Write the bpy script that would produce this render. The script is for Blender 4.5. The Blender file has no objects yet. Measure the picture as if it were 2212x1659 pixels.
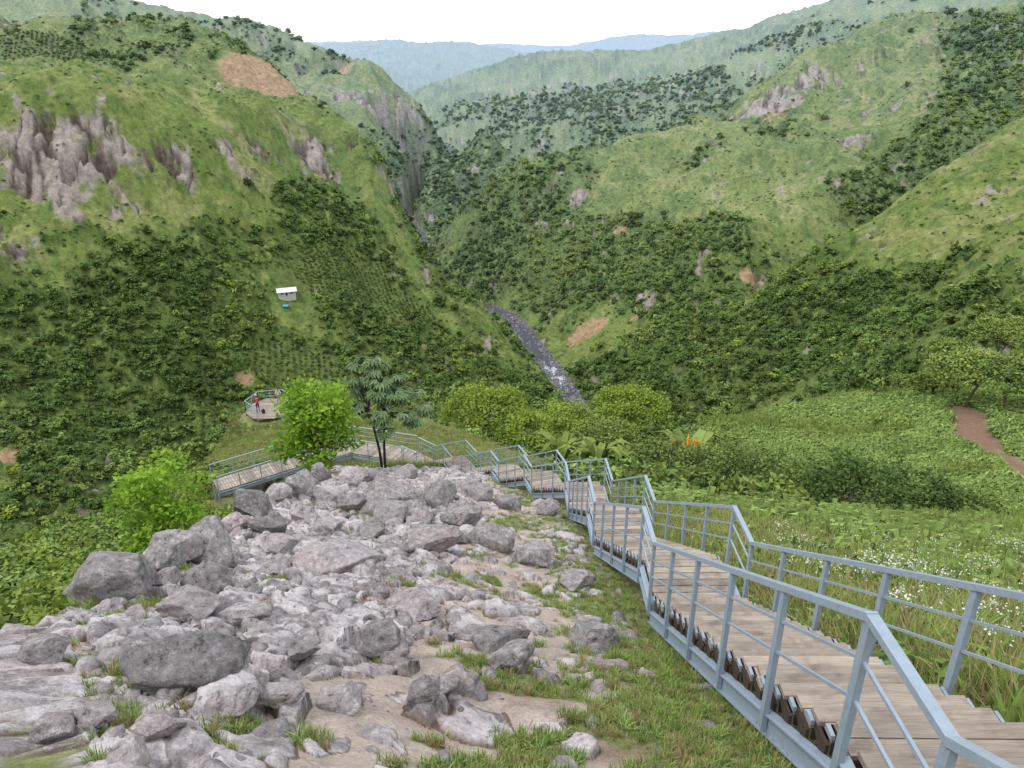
import bpy, math, numpy as np
from mathutils import Vector, Matrix, noise as mnoise
rng=np.random.default_rng(7)
scene=bpy.context.scene
# ---------------------------------------------------------------- helpers
PITCH=math.radians(24.0); CP,SP=math.cos(PITCH),math.sin(PITCH)
def S(u,v,D):
    """image pixel u,v -> world metres (D = assumed depth along the view axis)"""
    k=(829-v)/1703.0
    return ((u-1106)/1703.0*D,(CP+k*SP)*D,(-SP+k*CP)*D)
def ss(a,b,x):
    t=np.clip((x-a)/(b-a),0,1); return t*t*(3-2*t)
def hsh(ix,iy,seed):
    h=(ix.astype(np.int64)*374761393+iy.astype(np.int64)*668265263+seed*1442695041)&0xffffffff
    h=((h^(h>>13))*1274126177)&0xffffffff
    h=(h^(h>>16))
    h=(h*2246822519)&0xffffffff
    return ((h^(h>>15))&0xffffff)/float(0xffffff)
def vn(x,y,seed=0):
    ix=np.floor(x);iy=np.floor(y);fx=x-ix;fy=y-iy
    fx=fx*fx*fx*(fx*(fx*6-15)+10);fy=fy*fy*fy*(fy*(fy*6-15)+10)
    a=hsh(ix,iy,seed);b=hsh(ix+1,iy,seed);c=hsh(ix,iy+1,seed);d=hsh(ix+1,iy+1,seed)
    return ((a*(1-fx)+b*fx)*(1-fy)+(c*(1-fx)+d*fx)*fy)*2-1
def fbm(x,y,oct=4,seed=0,gain=.5):
    s=0;a=1;t=0
    for o in range(oct):
        s=s+a*vn(x*1.0+o*17.3,y*1.0-o*9.1,seed+o*7);t+=a;a*=gain
        x,y=(x*1.62-y*1.18),(x*1.18+y*1.62)
    return s/t*1.6
def voro(x,y,seed):
    ix=np.floor(x);iy=np.floor(y)
    f1=np.full(x.shape,9.0);f2=np.full(x.shape,9.0);idd=np.zeros(x.shape);ox=np.zeros(x.shape);oy=np.zeros(x.shape)
    for dx in (-1,0,1):
        for dy in (-1,0,1):
            cx=ix+dx;cy=iy+dy
            px=cx+.08+.84*hsh(cx,cy,seed);py=cy+.08+.84*hsh(cx,cy,seed+11)
            d=np.hypot(x-px,y-py);hid=hsh(cx,cy,seed+23)
            m=d<f1
            f2=np.where(m,f1,np.minimum(f2,d));idd=np.where(m,hid,idd);f1=np.where(m,d,f1)
            ox=np.where(m,x-px,ox);oy=np.where(m,y-py,oy)
    return f1,f2,idd,ox,oy
# ---------------------------------------------------------------- site layout
STAIR=[(2.79,-2.0,-1.15),(2.80,2.72,-4.08),(2.78,3.58,-4.08),(2.84,9.73,-7.95),(2.83,10.7,-7.95),(2.72,16.2,-11.35),
 (2.68,17.4,-11.35),(2.66,22.9,-14.8),(2.6,24.3,-14.8),(1.5,28.2,-17.2),(1.2,29.2,-17.2),(0.05,32.6,-19.4),(-.35,33.6,-19.4),
 (-2.6,38.3,-22.4),(-3.3,39.7,-22.4),(-5.3,42.8,-24.5),(-6.4,43.8,-24.5)]
WALK=[(-6.4,43.8,-24.5),(-10.4,45.6,-24.8),(-13.6,44.0,-24.9),(-18.0,41.2,-25.1)]
RIVER=[(36,330,-253),(50,400,-252.5),(56,470,-252),(46,529,-251),(41,556,-250.5),(30,597,-249.8),(17,643,-249),(7,690,-248.5),(-2,718,-248),
 (-50,768,-247.7),(-98,850,-247.3),(-124,930,-247),(-120,1021,-246),(-127,1055,-246),(-150,1120,-245),(-110,1260,-244),(-30,1400,-243)]
PLAT=(-24.0,70.5,-34.0)
XLK=([0,6,11,18,31,42],[-5.4,-5.0,-6.3,-7.4,-9.2,-9.8])
def zn(x,y):
    GY=[-400,-20,-5,0,3.6,10,16.2,24,31,39,42,45,54,64,70,76]
    GZ=[60,6,.2,-2.45,-4.6,-8.45,-11.85,-15.5,-19.0,-23.2,-25.2,-26.2,-29.7,-33,-34.7,-38]
    z=np.interp(y,GY,GZ)+.6*ss(1.2,-2.5,x)
    xL=np.interp(y,*XLK)
    d=np.maximum(0,xL-x);z=z-3.1*(1-np.exp(-d*.36))
    z=z-1.1*np.maximum(0,-(13.5+.23*np.abs(y))-x)
    z=z-.11*np.maximum(0,x-5)
    return z
C=[]
def dens(P):
    out=[]
    for a,b in zip(P[:-1],P[1:]):
        n=max(1,int(math.hypot(a[0]-b[0],a[1]-b[1])/50))
        for i in range(n):
            t=i/n; out.append(tuple(a[k]*(1-t)+b[k]*t for k in range(3)))
    out.append(P[-1]); return out
def crest(P,bf=1.11,drop=.075):
    for p in dens(P):
        X,Y,Z=S(*p); C.append((X,Y,Z))
        C.append((X*bf,Y*bf,max(Z-drop*p[2],-243)))
def pts(P):
    for p in P: C.append(S(*p))
crest([(-60,70,720),(0,60,720),(200,75,780),(400,105,840),(480,130,850),(640,200,760),(700,240,725),(760,290,700),(820,350,685),(850,400,680),(890,490,680),(925,570,668),(965,618,660),(1010,655,650),(1060,690,640)],1.12,.12)
crest([(1060,690,640),(1100,742,632),(1150,795,615),(1190,840,600)],1.06,.01)
crest([(-60,-60,1400),(100,-20,1450),(270,35,1500),(480,92,1500),(650,112,1450),(720,130,1350),(800,168,1300),(880,205,1250),(950,258,1200),(1040,295,1170),(1100,340,1150)],1.12,.09)
crest([(2212,30,1010),(2100,32,1000),(1900,50,1000),(1790,90,970),(1700,150,950),(1620,205,920),(1560,240,900),(1450,268,890),(1300,300,880),(1200,325,890),(1130,345,900),(1060,405,900),(1000,460,900),(945,515,925)],1.1,.07)
crest([(2260,240,600),(2212,250,600),(2050,360,580),(1900,450,570),(1800,520,560),(1700,600,560)],1.1,.055)
crest([(920,200,2200),(1000,165,2100),(1160,118,2000),(1400,110,2000),(1560,72,2000),(1720,45,1950),(1850,8,1700),(1960,-10,1500),(2212,-60,1400),(2260,-80,1400)],1.2,.06)
crest([(560,125,5000),(700,112,5000),(780,106,5000),(900,97,5000),(1010,103,5000),(1130,127,5000),(1200,140,5000)],1.2,.04)
crest([(1130,130,8000),(1220,105,8000),(1350,76,8000),(1500,70,8000),(1700,60,8000),(1850,60,8000)],1.2,.03)
pts([(0,1150,330),(0,900,400),(0,600,450),(0,400,490),(0,265,500),(0,130,650),(-60,900,400),(-60,400,480),
 (150,1000,390),(150,600,465),(150,400,500),(150,265,508),(150,150,650),
 (300,950,420),(300,800,440),(300,600,478),(300,420,518),(300,290,528),(300,200,600),(300,110,760),
 (450,900,440),(450,750,470),(450,560,520),(450,420,550),(450,290,565),(450,200,660),
 (600,850,480),(600,700,520),(600,500,572),(600,360,612),(600,290,622),(600,220,715),
 (750,850,500),(750,700,540),(750,500,620),(750,380,655),
 (850,850,520),(850,700,565),(850,550,625),(930,850,530),(930,700,600),(1000,800,565),(1000,900,510),(1080,860,560),
 (700,210,1200),(800,250,1180),(900,400,1100),(900,480,1065),(1000,380,1120),(850,330,1130),(1000,330,1150),
 (1200,450,830),(1200,560,780),(1200,660,715),(1300,800,600),(1300,700,665),(1080,600,800),(1050,500,870),(1120,650,745),(1400,850,535),(1500,850,510),(1400,700,640),(1400,550,725),(1400,400,820),
 (1600,800,490),(1600,700,560),(1600,550,650),(1600,400,745),(1600,300,830),(1800,780,430),(1800,650,500),(1800,430,690),(1800,300,800),(1800,200,880),
 (2000,760,350),(2000,620,430),(2000,500,500),(2000,300,720),(2000,200,820),(2000,100,930),(2212,700,300),(2212,500,400),(2212,350,520),(2180,180,780),(2180,100,900),
 (2260,600,340),(1000,260,1600),(1110,325,1400),(1300,200,1700),(1300,270,1450),(1500,210,1450),(1500,150,1700),(1650,150,1450),(1800,60,1500),
 (900,190,3500),(1100,180,3500),(1300,150,3500),(700,160,3500)])
for p in RIVER:
    C.append(p)
    if p[1]>480:
        C.append((p[0]-18,p[1],p[2]+3)); C.append((p[0]+18,p[1],p[2]+3))
C+=[(-22.5,45.6,-27.6),(-12,46.5,-26.0),(-4,44,-26),(-15,54,-29.7),(-19,62,-32.2),(-24,70,-34.5),(-26,73,-35),(-6,64,-33),(-2,54.6,-30.2),(-14,66,-33),(-27,57,-34),(-32,66,-41),
 (5,60,-35),(5,70,-40),(-2,72,-40),(13.9,52,-29.6),(17,76,-39.5),(25,76,-37.8),(30,60,-32.5),(36,48,-27.8),(47,64.6,-32),(57,81,-34.4),(28.5,62,-33),(39,86,-40.5),(47,82,-38.5),(62,88,-36),
 (80,95,-34),(70,70,-28),(-38,48,-46),(-36,72,-50),(-24,84,-52),(-10,80,-48),(5,85,-52),(17,95,-60),(40,105,-62),(65,115,-58),(95,120,-50),
 (-90,60,-100),(-60,130,-118),(0,150,-120),(60,150,-115),(110,130,-85),(-60,30,-70),(-180,150,-170),(-100,200,-190),(0,230,-190),(90,220,-165),(170,190,-120),(0,330,-240),(-100,330,-225),(130,330,-190),(-180,250,-205)]
for t in np.arange(-1.3,1.31,.13):
    for r in (20,25,31,38,44):
        X,Y=r*math.sin(t),r*math.cos(t); C.append((X,Y,float(zn(np.array(X),np.array(Y)))))
C=np.array(C,float)
th=np.arctan2(C[:,0],C[:,1]);r=np.hypot(C[:,0],C[:,1]);s=C[:,2]/r
m=(np.abs(th)>.5)&(r>46)
ex=[np.stack([np.sign(th[m])*(np.abs(th[m])+o),r[m],s[m]],1) for o in (.3,.75)]
bk=[(a,rr,sv) for a in (-3.1,-2.4,2.4,3.1,-1.8,1.8) for rr,sv in ((30,.2),(60,.2),(150,.15),(500,.12),(2000,.08),(9000,.02))]
K=np.concatenate([np.stack([th,r,s],1)]+ex+[np.array(bk)])
K=np.concatenate([K,np.array([(a,11500,-.012) for a in np.arange(-3,3.1,.25)])])
px,py,ps=K[:,0],np.log(K[:,1]),K[:,2]
key=np.unique(np.round(np.stack([px,py],1),3),axis=0,return_index=True)[1]
px,py,ps=px[key],py[key],ps[key]
c2=.03**2
A=np.sqrt((px[:,None]-px[None])**2+(py[:,None]-py[None])**2+c2)+np.eye(len(px))*-.0008
n=len(px);M=np.zeros((n+1,n+1));M[:n,:n]=A;M[n,:n]=1;M[:n,n]=1
w=np.linalg.solve(M,np.append(ps,0))
ct=np.linspace(-3.15,3.15,560);cl=np.linspace(math.log(18),math.log(12500),520)
CT,CL=np.meshgrid(ct,cl)
SG=np.full(CT.size,w[n]);ctf,clf=CT.ravel(),CL.ravel()
for i in range(0,CT.size,20000):
    sl=slice(i,i+20000)
    SG[sl]+=np.sqrt((ctf[sl,None]-px)**2+(clf[sl,None]-py)**2+c2)@w[:n]
SG=SG.reshape(CT.shape)
def bil(G,gx,gy,x,y):
    fx=np.clip((x-gx[0])/(gx[1]-gx[0]),0,len(gx)-1.001);fy=np.clip((y-gy[0])/(gy[1]-gy[0]),0,len(gy)-1.001)
    i=fx.astype(int);j=fy.astype(int);fx=fx-i;fy=fy-j
    return (G[j,i]*(1-fx)+G[j,i+1]*fx)*(1-fy)+(G[j+1,i]*(1-fx)+G[j+1,i+1]*fx)*fy
def polyd(P,x,y):
    best=np.full(x.shape,1e9);zz=np.zeros(x.shape)
    for a,b in zip(P[:-1],P[1:]):
        dx,dy=b[0]-a[0],b[1]-a[1]
        t=np.clip(((x-a[0])*dx+(y-a[1])*dy)/(dx*dx+dy*dy),0,1)
        d=np.hypot(x-a[0]-t*dx,y-a[1]-t*dy);mm=d<best
        best=np.where(mm,d,best);zz=np.where(mm,a[2]+t*(b[2]-a[2]),zz)
    return best,zz
# final terrain grid
TH=np.concatenate([np.linspace(-3.14159,-.64,60)[:-1],np.linspace(-.64,.64,840),np.linspace(.64,3.14159,60)[1:]])
LR=np.concatenate([np.linspace(math.log(.25),math.log(2.2),12)[:-1],np.linspace(math.log(2.2),math.log(14),420)[:-1],np.linspace(math.log(14),math.log(50),200)[:-1],np.linspace(math.log(50),math.log(260),70)[:-1],
    np.linspace(math.log(260),math.log(1400),560)[:-1],np.linspace(math.log(1400),math.log(12000),120)])
TG,LG=np.meshgrid(TH,LR);RG=np.exp(LG);XG=RG*np.sin(TG);YG=RG*np.cos(TG)
zf=bil(SG,ct,cl,TG,LG)*RG
nr=zn(XG,YG)
ZG=nr+(zf-nr)*ss(36,46,RG)
far=ss(90,300,RG)
rd,rz=polyd(RIVER,XG,YG)
rs=ss(8,70,rd)
big=fbm(XG/190,YG/190,3,3)
rid=1-np.abs(fbm(XG/85+3,YG/85,4,9))*2
med=fbm(XG/26,YG/26,3,21)
sm=fbm(XG/7,YG/7,3,33)
amp=np.clip(RG/800,.2,1.6);nf=1-.8*ss(1200,1900,RG)
ZG=ZG+far*rs*(big*7*amp+rid*8*amp*(.4+.6*nf)+med*2.6*nf+sm*.8*nf)
ZG=ZG+ss(44,80,RG)*(1-far)*(fbm(XG/14,YG/14,3,5)*.6)
hugem=ss(1800,4500,RG);ZG=ZG+hugem*(fbm(XG/1100,YG/1100,3,71))*45
k=ss(15,5,rd)*(RG>200);ZG=ZG*(1-k)+(rz-1.2)*k
# rocky knoll
nm=RG<52
xn,yn=XG[nm],YG[nm]
xL=np.interp(yn,*XLK)
sx=np.interp(yn,[0,24,31,39,44],[2.0,1.9,-.1,-3.6,-7])
area=ss(-.8,.5,xn-xL)*ss(.9,-.1,xn-sx+.5)*ss(43.5,40,yn)
sandy=ss(-1.9,-.6,xn+fbm(xn/1.2,yn/1.2,2,61)*.8)
patch=ss(.0,.45,fbm(xn/1.5,yn/1.5,3,66)+.05)
bedrock=area*(1-.90*sandy)*(1-.7*patch)*(yn>-3)
h=np.zeros(xn.shape);rock=np.zeros(xn.shape);rid_=np.zeros(xn.shape);crev=np.zeros(xn.shape)
wx=xn+fbm(xn/.4,yn/.4,3,91)*.08;wy=yn+fbm(xn/.4+9,yn/.4,3,92)*.08
ca,sa=math.cos(.6),math.sin(.6);ux=(wx*ca+wy*sa);uy=(-wx*sa+wy*ca)*.72
for sc,am,dn,sd in ((.52,.16,.50,101),(.28,.11,.75,131),(.15,.055,.75,151)):
    f1,f2,idd,ox,oy=voro(ux/sc,uy/sc,sd)
    e=idd<dn*np.clip(bedrock*1.3,0,1)
    e2=(f2-f1)
    top=.5+.8*((idd*37)%1)+((idd*91)%1-.5)*ox*1.6+((idd*61)%1-.5)*oy*1.6
    dome=ss(.02,.22,e2)*.7+ss(.0,.6,e2)*.3
    hh=np.where(e,dome*am*top,0)
    mx=hh>h*.7
    rid_=np.where(mx&e,(idd*53)%1,rid_)
    rk_=np.where(e,ss(.05,.15,e2),0)
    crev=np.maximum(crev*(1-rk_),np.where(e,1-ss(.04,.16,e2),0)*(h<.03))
    h=np.maximum(h,hh)+.2*np.minimum(h,hh)
    rock=np.maximum(rock,rk_)
h+=rock*(fbm(xn/.16,yn/.16,3,77)*.014-np.abs(fbm(xn/.35,yn/.35,3,78))*.035)
h+=area*(fbm(xn/1.1,yn/1.1,3,55)*.10)+fbm(xn/.25,yn/.25,2,56)*.012
tmp=ZG[nm]+h
sd_,sz_=polyd(STAIR,xn,yn);k=ss(1.5,.8,sd_);tmp=np.where(k>0,tmp*(1-k)+np.minimum(tmp,sz_-.55)*k,tmp)
wd_,wz_=polyd(WALK,xn,yn);k=ss(2.2,1.0,wd_);tmp=np.where(k>0,tmp*(1-k)+np.minimum(tmp,wz_-.6)*k,tmp)
ZG[nm]=tmp
pd=np.hypot(XG-PLAT[0],YG-PLAT[1]);k=ss(5,2.6,pd);ZG=ZG*(1-k)+(PLAT[2]-.55)*k
Z0=np.zeros(XG.shape)
def full(a):
    o=Z0.copy();o[nm]=a;return o
ROCK=full(rock);RID=full(rid_);CRV=full(crev);AREA=full(area);SAND=full(sandy);PTC=full(patch)
def hgt(x,y,G=None):
    G=ZG if G is None else G
    x=np.atleast_1d(np.asarray(x,float));y=np.atleast_1d(np.asarray(y,float))
    t=np.arctan2(x,y);l=np.log(np.maximum(np.hypot(x,y),.26))
    i=np.clip(np.searchsorted(TH,t)-1,0,len(TH)-2);j=np.clip(np.searchsorted(LR,l)-1,0,len(LR)-2)
    fx=np.clip((t-TH[i])/(TH[i+1]-TH[i]),0,1);fy=np.clip((l-LR[j])/(LR[j+1]-LR[j]),0,1)
    return (G[j,i]*(1-fx)+G[j,i+1]*fx)*(1-fy)+(G[j+1,i]*(1-fx)+G[j+1,i+1]*fx)*fy
def h1(x,y): return float(hgt(x,y)[0])
dRG=np.gradient(RG,axis=0);dTG=np.gradient(TG,axis=1)*RG
def slope(): return np.hypot(np.gradient(ZG,axis=0)/dRG,np.gradient(ZG,axis=1)/dTG)
SLP=slope()
def gp(u,v,lo=2.0,hi=2500):
    D=lo
    while D<hi:
        X,Y,Z=S(u,v,D)
        if Z<h1(X,Y): return X,Y,h1(X,Y)
        D*=1.004
    return S(u,v,hi)
fm=RG>110
def blobs(L):
    out=np.zeros(XG.shape)
    x,y,z=XG[fm],YG[fm],ZG[fm];o=np.zeros(x.shape)
    for u,v,R,a in L:
        X,Y,Z=gp(u,v,130)
        d2=((x-X)**2+(y-Y)**2+(z-Z)**2)/(R*R)
        o+=a*np.exp(-d2*1.2)
    out[fm]=o;return out
HX,HY,HZ=gp(620,640,200)
# ---------------------------------------------------------------- vegetation masks
FB=blobs([(400,500,70,.6),(650,430,50,.9),(720,470,40,.8),(250,750,90,.5),(80,1050,60,.6),(350,900,60,.5),(100,800,70,.3),(450,650,50,.4),(900,430,110,1.0),(800,330,60,.8),(1000,400,70,1),(1120,450,70,1.0),(1250,520,70,.8),(1150,620,60,.8),(1080,560,50,.5),(1550,520,45,1.0),(1470,350,25,.9),(1350,800,50,.8),(1500,760,50,.7),(1400,640,50,.5),
 (1750,760,80,.7),(1450,830,70,.9),(1600,740,60,.6),(2150,130,100,1.4),(2180,200,80,1.2),(2180,60,70,1.2),(2050,300,50,1.3),(1960,390,45,1.3),(1880,450,35,1.2),(1400,200,160,.7),(1200,230,120,.8),(1000,250,80,.6),(1750,640,50,.4),(2000,640,60,.4),(1300,620,50,.5),
 (100,180,80,-1.3),(300,200,100,-1.6),(500,230,80,-1.6),(620,280,60,-1.3),(200,230,60,-1),(1350,390,70,-1.2),(1500,420,60,-1.3),(1700,350,60,-1.3),(1950,120,90,-1.6),(1850,260,50,-1.5),(1950,240,50,-1.3),(1650,430,50,-1.3),(2120,340,50,-1.5),(2000,430,40,-1.3),(1880,520,40,-1.1),(2150,450,50,-1.1),(1980,560,40,-.8),(2150,580,40,-.5),
 (800,400,25,-1.3),(850,480,22,-1.3),(900,600,30,-1.3),(600,690,35,-1.1),(1000,720,35,-.6),(950,290,50,-1.3),(820,200,70,-1.0),(1080,330,40,-.9),(1050,570,40,-.6),(1300,470,30,-.6),(560,560,30,-.5),(1300,720,25,-.4),(230,440,40,-.6),(100,560,35,-.4),(1700,620,40,-.6)])
RB=blobs([(60,300,25,.9),(130,340,28,1.2),(200,310,24,1.2),(120,400,18,1),(375,350,18,1.3),(480,310,12,.7),(570,335,14,.9),(660,350,18,1),(700,320,16,.9),(760,310,14,.8),(820,380,12,.8),(850,420,12,.7),(740,390,12,.6),(1700,200,30,1.0),(1640,235,26,1.0),(1770,170,26,.9),(1590,250,18,.8),(1850,300,20,1.0),(1900,130,20,.6),
 (770,220,40,.7),(870,250,35,.6),(950,290,22,.8),(1000,310,25,.5),(1060,200,60,.5),(1230,180,60,.4),(1150,230,60,.5),(1250,425,10,1.1),(1240,440,8,1),(1390,575,9,.7),(700,200,50,.3),(1340,150,60,.35)])
EB=blobs([(560,160,28,1.3),(600,185,22,1.1),(520,150,22,1.1),(1270,715,12,1.8),(1300,700,9,1.5),(1240,738,8,1.4),(1370,690,7,1),(1340,500,10,.9),(1610,600,9,.9),(530,825,9,1.3),(20,985,12,1.4),(1680,250,25,.6),(750,155,30,.6)])
n1=fbm(XG/75,YG/75,4,201);n2=fbm(XG/22,YG/22,3,211);n3=fbm(XG/9,YG/9,2,213)
FM=.48+.72*n1+.55*n2+.3*n3+FB+np.clip((-ZG-120)/130,-.5,.5)*.55
FOR=ss(.05,1.15,FM)*ss(110,140,RG)
RK=np.clip(ss(.35,.75,RB+.4*n2+.35*n3)+ss(1.7,2.5,SLP+.3*n2)*.45*(RG>200)*(RG<1500),0,1)*fm
EA=ss(.45,.75,EB+.25*n2+.15*n3)*fm
crk=np.abs(fbm(XG/9,YG/20,4,611));blk=fbm(XG/14,YG/9,3,617)
ZG=ZG+RK*(RG<1500)*(blk*4.5-ss(.25,.0,crk)*4.5+fbm(XG/3,YG/3,2,619)*1.3)
hd=np.hypot(XG-HX,YG-HY)
PLN=[(gp(u,v,200),R,an) for (u,v,R,an) in ((810,640,42,.5),(690,600,30,.5),(640,790,26,.2),(60,110,55,.3))]
pm=Z0.copy()
for (X,Y,Z),R,an in PLN: pm=np.maximum(pm,ss(R*1.05,R*.75,np.hypot(XG-X,YG-Y)+8*n2+4*n3))
FOR=FOR*(1-.85*RK)*(1-EA)*ss(7,12,rd)*ss(14,22,hd)*(1-.92*pm)
# canopy relief : rounded crowns over wooded and scrubby ground
cell=np.where(RG>900,8.0,4.6)
f1,f2,cid,_,_=voro((XG+n3*1.5)/cell,(YG+n2*1.5)/cell,701)
f1b,f2b,cidb,_,_=voro(XG/2.3,YG/2.3,711)
opn=fm*(1-RK)*(1-EA)*ss(6,11,rd)*(1-.9*pm)
cov=np.clip(FOR*1.3+.05,0,1)*opn
ex_=(cid<cov*1.1)*ss(.75,.15,f1)
exb=(cidb<(.16+.62*cov)*opn)*ss(.7,.15,f1b)*(RG<900)
ZG=ZG+ex_*cell*(.25+.45*((cid*31)%1))+exb*.8
SLP=slope()
# ---------------------------------------------------------------- terrain colours (albedo with painted distance haze)
def mixc(a,b,t): return a*(1-t[...,None])+b*t[...,None]
def K3(*c_): return np.zeros(XG.shape+(3,))+np.array(c_)
c=K3(.205,.262,.078)
g2=fbm(XG/12,YG/12,4,301)
c=mixc(c,np.array((.31,.32,.135)),ss(-.2,.8,n2*.5+g2*.5))
c=mixc(c,np.array((.115,.18,.05)),ss(-.1,.7,-g2+.35*n1)*.7)
c=mixc(c,np.array((.092,.145,.042)),FOR*.8)
crown=mixc(mixc(K3(.078,.132,.037),np.array((.14,.21,.058)),ss(.2,.7,(cid*17)%1)),np.array((.25,.31,.09)),ss(.75,.95,(cid*17)%1))
c=mixc(c,crown,np.clip(ex_*1.6,0,1)*.9)
c=mixc(c,mixc(K3(.09,.15,.042),np.array((.21,.27,.08)),(cidb*13)%1),np.clip(exb*1.3,0,1)*.6)
rc=mixc(K3(.14,.11,.095),np.array((.41,.355,.33)),ss(.02,.45,crk+.25*blk))
c=mixc(c,rc,RK*ss(-.7,.15,fbm(XG/6,(YG+ZG)/6,3,315)+RK*.5))
c=mixc(c,np.array((.13,.17,.055)),pm*.8)
c=mixc(c,np.zeros(3)+np.array((.46,.30,.19)),EA*.85)
nearm=ss(110,80,RG)
gn=mixc(K3(.15,.21,.05),np.array((.27,.285,.11)),ss(-.5,.7,fbm(XG/2.2,YG/2.2,4,401)))
soil=mixc(K3(.28,.20,.15),np.array((.48,.40,.35)),ss(-.6,.4,fbm(XG/.9,YG/.9,4,411)+.5*SAND))
rockc=mixc(K3(.28,.25,.255),np.array((.59,.55,.56)),ss(-.8,.5,fbm(XG/.35,YG/.35,4,421)*.8+(RID-.45)*2.0))
rockc=mixc(rockc,np.array((.42,.31,.30)),ss(.2,.8,fbm(XG/1.2,YG/1.2,3,425)+.6*(RID-.5))*.35)
grassp=fbm(XG/1.3,YG/1.3,4,431)+.5*fbm(XG/.3,YG/.3,2,433)+.42*(PTC-.25)-.12*SAND
stripd,_=polyd(STAIR,XG,YG)
GRM=np.clip(ss(.08,.42,grassp)+ss(2.0,1.1,stripd+grassp*.7)*.9,0,1)
GRM=np.where(AREA>.02,1-(1-GRM)*AREA,1.0)
GR=GRM*(1-ROCK)*(RG<60)
nc=mixc(soil,gn,GRM*.75)
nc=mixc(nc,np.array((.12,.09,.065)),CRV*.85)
nc=mixc(nc,rockc,ROCK)
c=mixc(c,nc,nearm)
PT=[(44,70,0),(41.5,64,0),(39.2,59,0),(37.3,54,0),(35.8,48.5,0),(35.5,42,0)]
d_,_=polyd(PT,XG,YG);TRK=ss(1.9,.9,d_+.9*fbm(XG/2,YG/2,3,7));c=mixc(c,np.array((.23,.145,.10)),TRK)
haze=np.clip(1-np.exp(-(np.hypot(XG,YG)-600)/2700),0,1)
c=mixc(c,np.array((.33,.42,.53)),haze)  # bluish air haze painted into the vertex colours by distance from origin
nr_,nc_=XG.shape
co=np.stack([XG,YG,ZG],-1).reshape(-1,3).astype(np.float32)
idx=np.arange(nr_*nc_).reshape(nr_,nc_)
q=np.stack([idx[:-1,:-1],idx[1:,:-1],idx[1:,1:],idx[:-1,1:]],-1).reshape(-1,4)[:, ::-1].copy()
def fastmesh(name,co,q,smooth=True):
    me=bpy.data.meshes.new(name);k=q.shape[1]
    me.vertices.add(len(co));me.vertices.foreach_set('co',np.ascontiguousarray(co,np.float32).ravel())
    me.loops.add(q.size);me.loops.foreach_set('vertex_index',q.astype(np.int32).ravel())
    me.polygons.add(len(q));me.polygons.foreach_set('loop_start',np.arange(0,q.size,k,dtype=np.int32))
    me.update(calc_edges=True)
    me.polygons.foreach_set('use_smooth',np.full(len(q),smooth))
    return me
def link(name,me,parent=None):
    o=bpy.data.objects.new(name,me);scene.collection.objects.link(o)
    if parent: o.parent=parent
    return o
def fattr(me,name,vals):
    a=me.attributes.new(name,'FLOAT','POINT');a.data.foreach_set('value',np.ascontiguousarray(vals,np.float32).ravel())
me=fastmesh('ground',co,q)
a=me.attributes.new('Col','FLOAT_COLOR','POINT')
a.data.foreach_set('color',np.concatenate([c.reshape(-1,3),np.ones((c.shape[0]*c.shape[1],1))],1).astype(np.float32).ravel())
fattr(me,'far',ss(60,200,RG));fattr(me,'rock',ROCK)
# ---------------------------------------------------------------- materials
def newmat(name):
    m=bpy.data.materials.new(name);m.use_nodes=True;nt=m.node_tree
    b=nt.nodes['Principled BSDF'];return m,nt,b
def N(nt,t,**kw):
    n=nt.nodes.new(t)
    for k,v in kw.items(): setattr(n,k,v)
    return n
def noise(nt,vec,scale,detail=4,rough=.6):
    n=N(nt,'ShaderNodeTexNoise');n.inputs['Scale'].default_value=scale;n.inputs['Detail'].default_value=detail;n.inputs['Roughness'].default_value=rough
    nt.links.new(vec,n.inputs['Vector']);return n.outputs['Fac']
def mrange(nt,v,a,b,c_,d):
    n=N(nt,'ShaderNodeMapRange');nt.links.new(v,n.inputs[0])
    for i,x in enumerate((a,b,c_,d)): n.inputs[i+1].default_value=x
    return n.outputs[0]
def math_(nt,op,a,b):
    n=N(nt,'ShaderNodeMath',operation=op)
    for i,x in enumerate((a,b)):
        if isinstance(x,(int,float)): n.inputs[i].default_value=x
        else: nt.links.new(x,n.inputs[i])
    return n.outputs[0]
def mixn(nt,f,a,b,mode='MIX'):
    n=N(nt,'ShaderNodeMix',data_type='RGBA',blend_type=mode)
    for s_,x in ((0,f),(6,a),(7,b)):
        if isinstance(x,(int,float)): n.inputs[s_].default_value=x
        elif isinstance(x,tuple): n.inputs[s_].default_value=(*x,1)
        else: nt.links.new(x,n.inputs[s_])
    return n.outputs[2]
def gmul(nt,col,fac):
    n=N(nt,'ShaderNodeVectorMath',operation='SCALE');nt.links.new(col,n.inputs[0]);nt.links.new(fac,n.inputs['Scale']);return n.outputs[0]
gm,nt,b=newmat('ground_cover')
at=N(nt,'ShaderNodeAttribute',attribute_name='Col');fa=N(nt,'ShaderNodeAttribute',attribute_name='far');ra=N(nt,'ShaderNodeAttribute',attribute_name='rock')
P=N(nt,'ShaderNodeNewGeometry').outputs['Position']
nA=noise(nt,P,28,4,.7);nB=noise(nt,P,3,4,.65);nC=noise(nt,P,.25,7,.78);nL=noise(nt,P,9,6,.75)
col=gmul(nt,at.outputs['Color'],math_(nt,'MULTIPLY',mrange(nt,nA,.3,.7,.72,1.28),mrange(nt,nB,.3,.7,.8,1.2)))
col=gmul(nt,col,math_(nt,'ADD',math_(nt,'MULTIPLY',fa.outputs['Fac'],math_(nt,'SUBTRACT',mrange(nt,nC,.3,.7,.5,1.5),1.0)),1.0))
lich=math_(nt,'MULTIPLY',mrange(nt,nL,.54,.62,0,.7),ra.outputs['Fac'])
col=mixn(nt,lich,col,(.64,.61,.62))
dk=math_(nt,'MULTIPLY',mrange(nt,nL,.46,.37,0,.75),ra.outputs['Fac'])
col=mixn(nt,dk,col,(.13,.11,.11))
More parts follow.
